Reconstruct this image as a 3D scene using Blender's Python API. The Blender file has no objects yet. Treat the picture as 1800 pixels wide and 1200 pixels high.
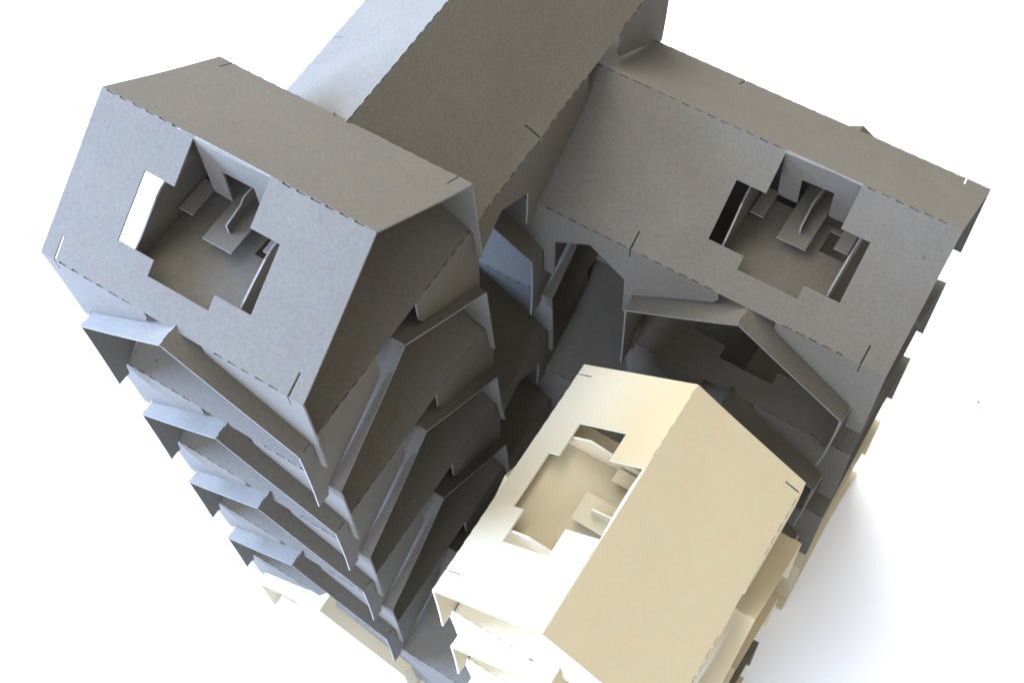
import bpy, math, random
from mathutils import Vector, Matrix, noise
from mathutils.geometry import delaunay_2d_cdt
random.seed(11)
S = 0.1                      # one card-house width = 10 cm
scene = bpy.context.scene
col = scene.collection

# ------------------------------------------------------------------ camera
R = [[0.8430514442711154, 0.5357119952838187, -0.04771708730836449],
     [0.4537824665885011, -0.7561210389055362, -0.47155322874388794],
     [-0.2886966146822998, 0.37589045296596624, -0.8805456444940043]]
CAM = Vector((2.832416686289897, -1.5795546736867596, 3.6878883583055435))
cd = bpy.data.cameras.new('camera'); cam = bpy.data.objects.new('camera', cd); col.objects.link(cam)
cd.sensor_width = 36.0; cd.lens = 2326.59 / 1800 * 36.0
cd.clip_start = 0.01; cd.clip_end = 50
m = Matrix([[R[0][i], -R[1][i], -R[2][i]] for i in range(3)]).to_4x4()
m.translation = CAM * S
cam.matrix_world = m
scene.camera = cam
cd.dof.use_dof = True; cd.dof.focus_distance = 0.47; cd.dof.aperture_fstop = 32
# ------------------------------------------------------------------ light
scene.view_settings.view_transform = 'Standard'; scene.view_settings.look = 'None'
scene.view_settings.exposure = 0.0; scene.view_settings.gamma = 1.0
w = bpy.data.worlds.new('World'); scene.world = w; w.use_nodes = True
bg = w.node_tree.nodes['Background']
bg.inputs['Color'].default_value = (1.0, 0.985, 0.96, 1); bg.inputs['Strength'].default_value = 0.82
def area(name, loc, target, sx, sy, power, color):
    ld = bpy.data.lights.new(name, 'AREA'); ld.shape = 'RECTANGLE'; ld.size = sx; ld.size_y = sy
    ld.energy = power; ld.color = color
    o = bpy.data.objects.new(name, ld); col.objects.link(o)
    o.location = loc
    o.rotation_euler = (Vector(target) - Vector(loc)).to_track_quat('-Z', 'Y').to_euler()
    return o
area('near_window_light', (-0.64, -0.27, 0.17), (0.07, 0.02, -0.12), 0.62, 0.30, 40, (0.54, 0.83, 1.54))
area('far_window_light', (-1.28, 0.62, 1.16), (0.12, 0.06, -0.1), 3.4, 2.8, 150, (1.0, 1.02, 1.06))
area('front_fill_light', (0.10, -0.92, 0.20), (0.14, 0.1, -0.12), 0.5, 0.36, 12, (0.78, 0.92, 1.27))  # added fill, no real source: lifts the front-facing slopes, walls and core

# ------------------------------------------------------------------ materials
def card_mat(name, base, var, mottled, rough=0.92, specks=0.55):
    mt = bpy.data.materials.new(name); mt.use_nodes = True
    nt = mt.node_tree; N = nt.nodes; L = nt.links
    b = N['Principled BSDF']; b.inputs['Roughness'].default_value = rough
    b.inputs['Specular IOR Level'].default_value = 0.25
    tc = N.new('ShaderNodeTexCoord'); oi = N.new('ShaderNodeObjectInfo')
    mp = N.new('ShaderNodeVectorMath'); mp.operation = 'MULTIPLY_ADD'
    mp.inputs[1].default_value = (1, 1, 1)
    L.new(tc.outputs['Object'], mp.inputs[0])
    cx = N.new('ShaderNodeCombineXYZ'); L.new(oi.outputs['Random'], cx.inputs[0]); L.new(cx.outputs[0], mp.inputs[2])
    def nz(scale, det, rgh, dist=0.0):
        n = N.new('ShaderNodeTexNoise'); n.inputs['Scale'].default_value = scale; n.inputs['Detail'].default_value = det
        n.inputs['Roughness'].default_value = rgh; n.inputs['Distortion'].default_value = dist
        L.new(mp.outputs[0], n.inputs['Vector']); return n
    blotch = nz(760, 4, 0.65, 0.5); fib = nz(2600, 3, 0.7, 1.5); big = nz(60, 2, 0.5)
    def mathn(op, a, bv):
        n = N.new('ShaderNodeMath'); n.operation = op
        for i, v in enumerate((a, bv)):
            if isinstance(v, (int, float)): n.inputs[i].default_value = v
            else: L.new(v, n.inputs[i])
        return n.outputs[0]
    s = mathn('ADD', mathn('MULTIPLY', blotch.outputs['Fac'], 0.42), mathn('MULTIPLY', fib.outputs['Fac'], 0.58))
    s = mathn('ADD', mathn('MULTIPLY', s, 0.88), mathn('MULTIPLY', big.outputs['Fac'], 0.12))
    rp = N.new('ShaderNodeValToRGB')
    rp.color_ramp.elements[0].position = 0.34; rp.color_ramp.elements[1].position = 0.66
    c0 = [c * (1 - var) for c in base]; c1 = [c * (1 + var) for c in base]
    rp.color_ramp.elements[0].color = (*c0, 1); rp.color_ramp.elements[1].color = (*c1, 1)
    L.new(s, rp.inputs[0])
    # hue drift of recycled board: very slow warm/cool patches
    mx = N.new('ShaderNodeMix'); mx.data_type = 'RGBA'; mx.blend_type = 'MULTIPLY'
    mx.inputs[0].default_value = mottled
    dr = N.new('ShaderNodeValToRGB'); dr.color_ramp.elements[0].color = (1.0, 0.95, 0.93, 1); dr.color_ramp.elements[1].color = (0.94, 1.0, 1.0, 1)
    dr.color_ramp.elements[0].position = 0.35; dr.color_ramp.elements[1].position = 0.65
    L.new(nz(110, 2, 0.5).outputs['Fac'], dr.inputs[0])
    L.new(rp.outputs[0], mx.inputs[6]); L.new(dr.outputs[0], mx.inputs[7])
    # sparse dark specks
    vo = N.new('ShaderNodeTexVoronoi'); vo.inputs['Scale'].default_value = 75
    L.new(mp.outputs[0], vo.inputs['Vector'])
    sep = N.new('ShaderNodeSeparateColor'); L.new(vo.outputs['Color'], sep.inputs[0])
    spk = mathn('MULTIPLY', mathn('LESS_THAN', vo.outputs['Distance'], 0.045), mathn('GREATER_THAN', sep.outputs[0], 0.82))
    mx2 = N.new('ShaderNodeMix'); mx2.data_type = 'RGBA'
    L.new(mathn('MULTIPLY', spk, specks), mx2.inputs[0]); L.new(mx.outputs[2], mx2.inputs[6]); mx2.inputs[7].default_value = (base[0]*.25, base[1]*.25, base[2]*.25, 1)
    L.new(mx2.outputs[2], b.inputs['Base Color'])
    bp = N.new('ShaderNodeBump'); bp.inputs['Strength'].default_value = 0.25; bp.inputs['Distance'].default_value = 0.0003
    L.new(s, bp.inputs['Height']); L.new(bp.outputs[0], b.inputs['Normal'])
    return mt
GREY = card_mat('grey_card', (0.109, 0.0975, 0.077), 0.23, 0.5)
GREY_CUT = card_mat('grey_card_cut_edge', (0.18, 0.17, 0.15), 0.2, 0.5)
CREAM = card_mat('cream_card', (0.49, 0.418, 0.272), 0.06, 0.4)
CREAM_CUT = card_mat('cream_card_cut_edge', (0.64, 0.60, 0.47), 0.05, 0.4)
GREY_SET = g = (GREY, GREY_CUT); CREAM_SET = c = (CREAM, CREAM_CUT)
TABLE = card_mat('white_table', (0.92, 0.92, 0.92), 0.006, 0.05, specks=0.0)

# ------------------------------------------------------------------ panels
T = 0.0075                   # card thickness (in house widths)
def inside(p, poly):
    x, y = p; c = False; n = len(poly)
    for i in range(n):
        x1, y1 = poly[i]; x2, y2 = poly[(i + 1) % n]
        if (y1 > y) != (y2 > y) and x < (x2 - x1) * (y - y1) / (y2 - y1) + x1: c = not c
    return c
def edge_dist(p, poly):
    b = 9; px, py = p
    for i in range(len(poly)):
        x1, y1 = poly[i]; x2, y2 = poly[(i + 1) % len(poly)]
        dx, dy = x2 - x1, y2 - y1; l = dx * dx + dy * dy
        t = 0 if l == 0 else max(0, min(1, ((px - x1) * dx + (py - y1) * dy) / l))
        b = min(b, math.hypot(px - x1 - t * dx, py - y1 - t * dy))
    return b
def densify(poly, step=0.09):
    out = []
    for i in range(len(poly)):
        a, b = poly[i], poly[(i + 1) % len(poly)]
        n = max(1, int(math.hypot(b[0] - a[0], b[1] - a[1]) / step))
        for k in range(n): out.append((a[0] + (b[0] - a[0]) * k / n, a[1] + (b[1] - a[1]) * k / n))
    return out
def panel(name, parent, poly, f3, holes=(), mats=None, t=T, grid=0.1):
    """a sheet of card: poly/holes in 2-D, f3(a, b, depth) gives the 3-D point (depth goes into the house)"""
    loops = [densify(poly)] + [densify(h) for h in holes]
    pts, edges, lp = [], [], []
    for L in loops:
        s = len(pts); pts += L; n = len(L)
        edges += [(s + i, s + (i + 1) % n) for i in range(n)]
        lp.append(list(range(s, s + n)))
    xs = [p[0] for p in poly]; ys = [p[1] for p in poly]
    a = min(xs) + grid / 2
    while a < max(xs):
        b = min(ys) + grid / 2
        while b < max(ys):
            q = (a, b)
            if inside(q, poly) and not any(inside(q, h) for h in holes) and min(edge_dist(q, l) for l in [poly, *holes]) > grid * 0.3: pts.append(q)
            b += grid
        a += grid
    v2, e2, fc, ov, oe, of = delaunay_2d_cdt([Vector(p) for p in pts], edges, [], 0, 1e-6)
    tris = []
    for f in fc:
        c = (sum(v2[i][0] for i in f) / 3, sum(v2[i][1] for i in f) / 3)
        if inside(c, poly) and not any(inside(c, h) for h in holes):
            (x1, y1), (x2, y2), (x3, y3) = (tuple(v2[i]) for i in f)
            ar = (x2 - x1) * (y3 - y1) - (x3 - x1) * (y2 - y1)
            tris.append(tuple(f) if ar > 0 else tuple(reversed(f)))
    n = len(v2)
    P0 = [Vector(f3(p[0], p[1], 0.0)) for p in v2]; P1 = [Vector(f3(p[0], p[1], t)) for p in v2]
    # orientation: outer face must look away from the inner one
    if tris:
        i, j, k = tris[0]
        nn = (P0[j] - P0[i]).cross(P0[k] - P0[i])
        if nn.dot(P0[i] - P1[i]) < 0: tris = [tuple(reversed(q)) for q in tris]
    V = [p * S for p in P0 + P1]; F = [*tris, *[tuple(n + i for i in reversed(q)) for q in tris]]
    cnt = {}
    for q in tris:
        for u, v in ((q[0], q[1]), (q[1], q[2]), (q[2], q[0])): cnt[(u, v)] = 1
    rim = [(u, v) for (u, v) in cnt if (v, u) not in cnt]
    nf = len(F)
    for u, v in rim:
        s = len(V); V += [V[u], V[v], V[n + v], V[n + u]]; F.append((s + 1, s, s + 3, s + 2))
    me = bpy.data.meshes.new(name); me.from_pydata(V, [], F); me.update()
    mats = mats or (GREY, GREY_CUT)
    me.materials.append(mats[0]); me.materials.append(mats[1])
    for i, p in enumerate(me.polygons):
        p.use_smooth = i < nf
        p.material_index = 0 if i < nf or (me.vertices[p.vertices[0]].co - me.vertices[p.vertices[1]].co).length < .045 * S else 1
    o = bpy.data.objects.new(name, me); col.objects.link(o); o.parent = parent
    return o
def joined(name, parent, polys, f3, mats):
    """several small pieces of one part in one mesh"""
    return [panel(name, parent, p, f3, (), mats) for p in polys]

def dashes(L, skip=()):
    """places of the cut dashes along a perforated fold of length L"""
    out = []; per = .057; k = per * random.uniform(.3, .7)
    while k < L - .04:
        e = k + .038 * random.uniform(.8, 1.15)
        if not any(s0 < e + .006 and s1 > k - .006 for s0, s1 in skip): out.append((k, e))
        k += per
    return out
def fold_edge(a0, a1, b, inward, pat, dep=.0048, deep=()):
    """fold from a0 to a1 at b (2-D): dashes cut into the sheet, slightly ragged bits between"""
    d = 1 if a1 > a0 else -1; lo, hi = min(a0, a1), max(a0, a1)
    pts = [(a0, b)]
    pat = sorted([(k, e, dep) for k, e in pat] + [(q - .003, q + .003, -.055) for q in deep])
    for k, e, dd in (pat if d > 0 else [(e, k, w_) for k, e, w_ in reversed(pat)]):
        if min(k, e) < lo + .004 or max(k, e) > hi - .004: continue
        if dd < 0:
            pts += [(k, b), (k, b - inward * dd), (e, b - inward * dd), (e, b)]
            continue
        dp = inward * dep * random.uniform(.75, 1.2)
        pts += [(k, b), (k + d * .002, b + dp), (e - d * .002, b + dp * random.uniform(.8, 1)), (e, b)]
        if abs(e + d * .016 - a1) > .02 and (a1 - e) * d > .02: pts.append((e + d * .013, b + inward * random.uniform(.0, .0012)))
    return pts

# ------------------------------------------------------------------ one folded card house
HOLE = [(.40, .70), (.273, .70), (.273, .285), (.43, .285), (.43, .19), (.69, .19), (.69, .285), (.84, .285), (.84, .70), (.718, .70)]
def thing(name, label, cat, loc, rz=0.0, group=None):
    o = bpy.data.objects.new(name, None); col.objects.link(o); o.location = Vector(loc) * S
    o.rotation_euler = (0, 0, rz); o.empty_display_size = .02
    o['label'] = label; o['category'] = cat
    if group: o['group'] = group
    return o
def wall_polys(L, H, cross, notch, leg0, leg1, G=.13):
    """cross: (centre, depth of lower ridge, depth of lower eave); returns polygons in (u, d)"""
    HW = .5
    polys = []; u = 0.0; cur = [(0.0, 0.0)]
    if leg0 < H: cur += [(.045, leg0), (.075, leg0)]
    else: cur += [(0.0, H)]
    def run(cur, a, b):
        for c, pts in notch:
            if a < c < b:
                cur += pts
    a = 0.0
    for (c, dr, de) in cross:
        sl = (de - dr) / HW
        run(cur, a, c)
        cl = .012
        if cur[-1][1] >= H - 1e-6: cur += [(c - HW - cl, H)]
        cur += [(c - HW - cl * .7, de + .005), (c - G - .02, dr + sl * G - cl + .012), (c - G, dr + sl * G - cl - .03), (c - G - .004, 0.0)]
        polys.append(cur)
        cur = [(c + G * .9, 0.0), (c + G * .9, dr + sl * G - cl - .02), (c + G + .02, dr + sl * G - cl + .012), (c + HW + cl * .7, de + .005)]
        cur += [(c + HW + cl, H)]
        a = c
    run(cur, a, 99)
    if leg1 < H: cur[-1] = (cur[-1][0], leg1); cur += [(L, leg1)]
    else: cur += [(L, H)]
    cur += [(L, 0.0)]
    polys.append(cur)
    return polys

def house(name, label, axis, along0, along1, centre, z, rise, H, mats, cross, zl, hole_at=None, insert=False,
          notch_near=(), notch_far=(), leg0=None, group=None, walls=True, back=.0, seed=0):
    """axis 'a' runs along +x (near side -y); axis 'b' runs along -y (near side -x)."""
    random.seed(100 + seed)
    L = along1 - along0
    if axis == 'a': loc = (along0, centre, z - H); rz = 0.0
    else: loc = (centre, along1, z - H); rz = -math.pi / 2
    root = thing(name, label, 'paper house', loc, rz, group)
    hw = .5; sl = math.hypot(hw, rise); nz_ = hw / sl; ny_ = rise / sl
    ph = random.uniform(0, 50)
    bow = random.uniform(.001, .004)
    def warp(u, v, k): return noise.noise(Vector((u * 1.3 + ph, v * 1.3 + k * 7, ph))) * .006
    def slope(side):
        sg = -1 if side == 'near' else 1
        def f3(u, t, d):      # t = 0 at the eave, 1 at the ridge
            wv = 4 * t * (1 - t) * (warp(u, t, sg) - bow)
            dd = d - wv
            return (u, sg * (hw * (1 - t) - dd * ny_), H + rise * t - dd * nz_)
        return f3
    def wallf(side):
        sg = -1 if side == 'near' else 1
        fl = random.uniform(.004, .02) if axis == 'a' or side == 'near' else -.022
        def f3(u, dep, d):
            q = dep / H
            o = fl * q * q + warp(u, dep, 3 + sg) * q
            return (u, sg * (hw + o - d), H - dep)
        return f3
    cr = sorted([c for c in cross])
    xings = []
    for c in cr:
        u = (c - along0) if axis == 'a' else (along1 - c)
        de = z - zl[0]; dr = de - zl[1]
        xings.append((u, dr, de))
    xings.sort()
    # roof slopes
    us = [u for u, _, _ in xings]
    slits = []
    for u in us: slits += [u - .535, u + .475]
    slits = [max(.05, min(L - .055, s_)) for s_ in slits]
    def slit(u, a0=-.0, a1=.15, wd=.0038):
        return [(u - wd, a0), (u + wd, a0), (u + wd * .7 + .004, a1), (u - wd * .7 + .004, a1)]
    rp = dashes(L, [(hole_at + .39, hole_at + .73)] if hole_at is not None else [])
    blocked = [(u - .14, u + .13) for u in us] + [(s_ - .01, s_ + .01) for s_ in slits]
    ep = {'near': dashes(L, blocked), 'far': dashes(L, blocked)}
    for side in ('near', 'far'):
        eave = merge_edge(fold_edge(0.0, L, 0.0, 1.0, ep[side], .0075) + [(L, 0.0)], slits)
        ridge = fold_edge(L, 0.0, 1.0, -1.0, rp, (.0095 if side == 'near' else .006) * (.6 if mats is CREAM_SET else 1)) + [(0.0, 1.0)]
        if side == 'near' and hole_at is not None:
            hp = [(a + hole_at, b) for a, b in HOLE]
            ridge = [q for q in ridge if q[0] > hole_at + .73] + [(hole_at + .718, 1.0)] + list(reversed(hp)) + [(hole_at + .40, 1.0)] + [q for q in ridge if q[0] < hole_at + .39]
        panel('roof_slope', root, eave + ridge, slope(side), (), mats)
    # walls
    for side, nt in (('near', notch_near), ('far', notch_far)) if walls else ():
        for pl in wall_polys(L, H, xings, nt, leg0 if (leg0 and axis == 'a') else H, H, (.06 if insert and side == 'far' else .13)):
            q = []
            for i, p0 in enumerate(pl):                 # perforate the edge along the eave fold
                p1 = pl[(i + 1) % len(pl)]
                q += fold_edge(p0[0], p1[0], 0.0, 1.0, ep[side], .004, slits) if p0[1] == 0 and p1[1] == 0 and p0[0] > p1[0] else [p0]
            panel('side_wall', root, q, wallf(side), (), mats, grid=.12)
    # the hanging flap, floor, partitions and counters seen through the stepped opening
    if hole_at is not None:
        h0 = hole_at
        fl = [(h0 + .40, 0), (h0 + .718, 0), (h0 + .718, .30), (h0 + .622, .30), (h0 + .622, .125), (h0 + .487, .125), (h0 + .487, .30), (h0 + .40, .30)]
        sw = random.uniform(-.01, .015)
        panel('hanging_flap', root, fl, lambda u, d, k: (u, -.006 + k + sw * (d / .3) ** 2 + .006 * math.sin(u * 9), H + rise - .004 - d), (), mats)
    if insert:
        h0 = hole_at
        zf = H + .014
        hatch = [] if mats is CREAM_SET else [(h0 + .655, -.13), (h0 + .655, -.02), (h0 + .76, -.02), (h0 + .76, -.13)]
        panel('floor_plate', root, [(h0 + .332, -.44), (h0 + .332, back), (h0 + .782, back), (h0 + .782, -.44)],
              lambda u, v, k: (u, v, zf - k + warp(u, v, 9) * .6), [hatch] if hatch else [], mats)
        pp = [(-.43, 0), (-.36, .06), (-.19, .165), (-.15, .182), (.015, .185), (.015, 0)] if mats is not CREAM_SET else [(-.44, 0), (-.41, .035), (-.27, .12), (-.05, .085), (.015, .06), (.015, 0)]
        for uu, dirn, lean in ((.338, 1, -.01), (.777, -1, .012)):
            if uu < .5 and mats is not CREAM_SET: pp = pp[:-2] + [(.08, .235), (.42, .018), (.42, 0)]
            elif mats is not CREAM_SET: pp = pp[:-3] + [(.015, .185), (.015, 0)]
            panel('partition_wall', root, pp, lambda v, hgt, k, uu=uu, dirn=dirn, lean=lean: (h0 + uu - dirn * k + lean * (hgt / .18) ** 2, v, zf - .004 + hgt), (), mats)
        zc = zf + .055
        panel('counter', root, [(h0 + .493, -.19), (h0 + .618, -.19), (h0 + .618, .10), (h0 + .493, .10)], lambda u, v, k: (u, v, zc - k + .008 * (v + .05)), (), mats)
        panel('counter', root, [(h0 + .347, -.135), (h0 + .405, -.135), (h0 + .405, .005), (h0 + .347, .005)], lambda u, v, k: (u, v, zc - k), (), mats)
        panel('counter', root, [(h0 + .71, -.13), (h0 + .768, -.13), (h0 + .768, .005), (h0 + .71, .005)], lambda u, v, k: (u, v, zc + .01 - k), (), mats)
        panel('counter_upstand', root, [(-.13, 0), (.07, 0), (.07, .075), (-.02, .07), (-.04, .05), (-.13, .045)], lambda v, hgt, k: (h0 + .556 + k + .004 * math.sin(v * 30), v, zc + .0005 + hgt), (), mats)
    return root
def merge_edge(pts, slits):
    out = []
    ss = sorted(slits)
    for q in pts:
        while ss and q[0] > ss[0]:
            s_ = ss.pop(0); a1 = random.uniform(.125, .15); o = random.uniform(-.004, .006)
            out += [(s_ - .0042, 0.0), (s_ + o - .0038, a1), (s_ + o + .0038, a1), (s_ + .0042, 0.0)]
        out.append(q)
    return out

# ------------------------------------------------------------------ setting
ZT = -3.875
def table():
    n = 24; half = 16.0
    V, F = [], []
    for i in range(n + 1):
        for j in range(n + 1):
            V.append(((1.3 - half + 2 * half * i / n) * S, (.7 - half + 2 * half * j / n) * S, ZT * S))
    for i in range(n):
        for j in range(n):
            a = i * (n + 1) + j; F.append((a, a + n + 1, a + n + 2, a + 1))
    s = len(V)
    x0, x1, y0, y1 = V[0][0], V[n * (n + 1)][0], V[0][1], V[n][1]; zz = ZT * S - .02
    V += [(x0, y0, zz), (x1, y0, zz), (x1, y1, zz), (x0, y1, zz)]
    F.append((s + 3, s + 2, s + 1, s))
    rings = [[i * (n + 1) for i in range(n + 1)], [n * (n + 1) + j for j in range(n + 1)],
             [i * (n + 1) + n for i in range(n, -1, -1)], [j for j in range(n, -1, -1)]]
    low = [s, s + 1, s + 2, s + 3]
    for k, rg in enumerate(rings):
        F.append(tuple([low[k]] + [low[(k + 1) % 4]] + list(reversed(rg))))
    me = bpy.data.meshes.new('table_top'); me.from_pydata(V, [], F); me.materials.append(TABLE)
    o = bpy.data.objects.new('table_top', me); col.objects.link(o); o['kind'] = 'structure'
table()

# ------------------------------------------------------------------ the stacks
Z = {1: -.113, 2: -.435, 3: -.86, 4: -1.19, 5: -1.61, 6: -1.925, 7: -2.36, 8: -2.68, 9: -3.125, 10: -3.42, 11: -3.866}
RA, RB = .357, .335
HA = .49
AX = {'L': (0.0, 1.135), 'R': (1.515, 2.64), 'LR': (0.0, 2.64)}      # x ranges of houses running along x
BY = {'F': (-.572, .545), 'B': (.875, 1.99), 'FB': (-.572, 2.03)}      # y ranges of houses running along y
XC = {'L': .6, 'R': 2.06}; YC = {'F': 0.0, 'B': 1.462}
def A(level, span, row, mats, name, label, **k):
    x0, x1 = AX[span]; z = Z[level]
    cross = [XC[s] for s in span] if level < 11 else []
    house(name, label, 'a', x0, x1, YC[row], z, RA, HA if level < 11 else .004, mats, cross, (Z.get(level + 1, -9), RB), seed=level * 10 + len(label), leg0=.375, walls=level < 11, **k)
def B(level, colm, span, mats, name, label, dz=0.0, H=HA, **k):
    y0, y1 = BY[span]; z = Z[level] + dz
    cross = [YC[s] for s in span]
    zl = (Z[level + 1], RA)
    house(name, label, 'b', y0, y1, XC[colm], z, RB, H, mats, cross, zl, seed=level * 10 + len(label), **k)
def bnotch(y1, H=HA):        # door cut towards the core in the right-hand wall of a long b house
    f = lambda y, d: (y1 - y, d)
    return [(y1 - .7, [f(.887, H), f(.887, .25), f(.695, .125), f(.525, .25), f(.525, H)])]
def anotch(H=HA):            # the same in the near wall of a long a house
    return [(1.337, [(1.16, H), (1.165, .23), (1.337, .118), (1.507, .25), (1.51, H)])]
N = 'folded_card_house'; GL = 'card houses of the left stack'; GR = 'card houses of the right stack'; GF = 'card houses of the front stack'; GB = 'card houses of the rear stack'
# left stack
A(1, 'L', 'F', g, N, 'topmost grey card house of the left stack with a stepped roof opening showing white table', hole_at=0.0, insert=True, back=.42, group=GL)
B(2, 'L', 'FB', g, N, 'long closed grey card house passing under the left top house to the top edge', group=GL, notch_far=bnotch(2.03))
A(3, 'L', 'F', g, N, 'grey card house of the left stack lying just under the long closed roof', hole_at=0.0, group=GL)
B(4, 'L', 'F', g, N, 'second grey gable from the top on the bluish left face of the left stack', group=GL)
A(5, 'L', 'F', g, N, 'grey card house of the left stack held between its second and third left gables', hole_at=0.0, group=GL)
B(6, 'L', 'FB', g, N, 'third grey gable from the top on the bluish left face of the left stack', group=GL, notch_far=bnotch(2.03))
A(7, 'L', 'F', g, N, 'grey card house of the left stack held between its third and fourth left gables', group=GL)
B(8, 'L', 'FB', g, N, 'lowest grey gable on the left face, directly above the cream one', group=GL)
A(9, 'LR', 'F', g, N, 'lowest long grey card house running from the cream base under the cream front stack', group=GL)
A(11, 'L', 'F', c, N, 'cream folded roof lying flat on the table inside the lowest left cream gable', group=GL)
B(10, 'L', 'F', c, N, 'cream card house at the foot of the left stack with an open gable', H=.45, group=GL)
# rear stack (behind the core)
A(3, 'LR', 'B', g, N, 'long grey card house reaching right with a stepped opening near its right end', hole_at=1.52, insert=True, group=GR, notch_near=anotch())
B(4, 'L', 'B', g, N, 'grey card house behind the core with a bluish lit opening under the long roofs', group=GB)
A(5, 'L', 'B', g, N, 'grey card house ending at the core with a narrow open black gable', group=GB)
A(7, 'LR', 'B', g, N, 'long grey card house whose broad plain roof slope fills the bottom of the dark core', group=GB, notch_near=anotch())
A(9, 'L', 'B', g, N, 'grey card house hidden low behind the dark core', group=GB)
B(10, 'L', 'B', g, N, 'grey card house standing hidden at the foot of the rear stack', H=.45, group=GB)
# right stack
B(4, 'R', 'B', g, N, 'grey card house with a wide open dark gable directly under the long right roof', group=GR)
A(5, 'R', 'B', g, N, 'dark grey card house whose stepped opening shows black inside the wide open gable', hole_at=0.0, group=GR)
B(6, 'R', 'B', g, N, 'dark grey gable half hidden behind the ridge of the cream front house', group=GR)
B(8, 'R', 'B', g, N, 'lowest dark grey gable of the right stack, above its cream houses', group=GR)
A(9, 'R', 'B', c, N, 'upper of the two cream card houses at the foot of the right stack', group=GR)
A(11, 'LR', 'B', c, N, 'cream folded roof lying flat on the table under the foot of the right stack', group=GR)
B(10, 'R', 'B', c, N, 'lower of the two cream card houses at the foot of the right stack', H=.45, group=GR)
# front stack
B(4, 'R', 'F', c, N, 'topmost cream card house of the front stack with a stepped roof opening', dz=.05, hole_at=0.0, insert=True, group=GF)
A(5, 'R', 'F', c, N, 'cream card house directly under the topmost cream house, its end jutting out to the right', group=GF)
B(6, 'R', 'F', c, N, 'second cream gable down at the front of the front stack', group=GF)
A(7, 'R', 'F', c, N, 'lower cream card house jutting out to the right above the dark grey one', group=GF)
B(8, 'R', 'F', c, N, 'cream card house of the front stack resting on the long lowest grey house', group=GF)
A(11, 'R', 'F', c, N, 'cream folded roof lying flat on the table below the front stack', group=GF)
B(10, 'R', 'F', c, N, 'cream card house under the front stack on the table at the lower edge', H=.45, group=GF)

# a tiny paper crumb lying on the table to the right
cp = [(0, 0), (.012, .003), (.016, .016), (.006, .02), (-.004, .011)]
cr = panel('paper_crumb', None, cp, lambda a, b, k: (a * .8 + 3.066, b * .8 + 2.772, ZT + .012 - k + .3 * a * b), (), (GREY_CUT, GREY_CUT), t=.009)
cr['label'] = 'tiny grey paper crumb lying alone on the white table at the right'; cr['category'] = 'paper crumb'
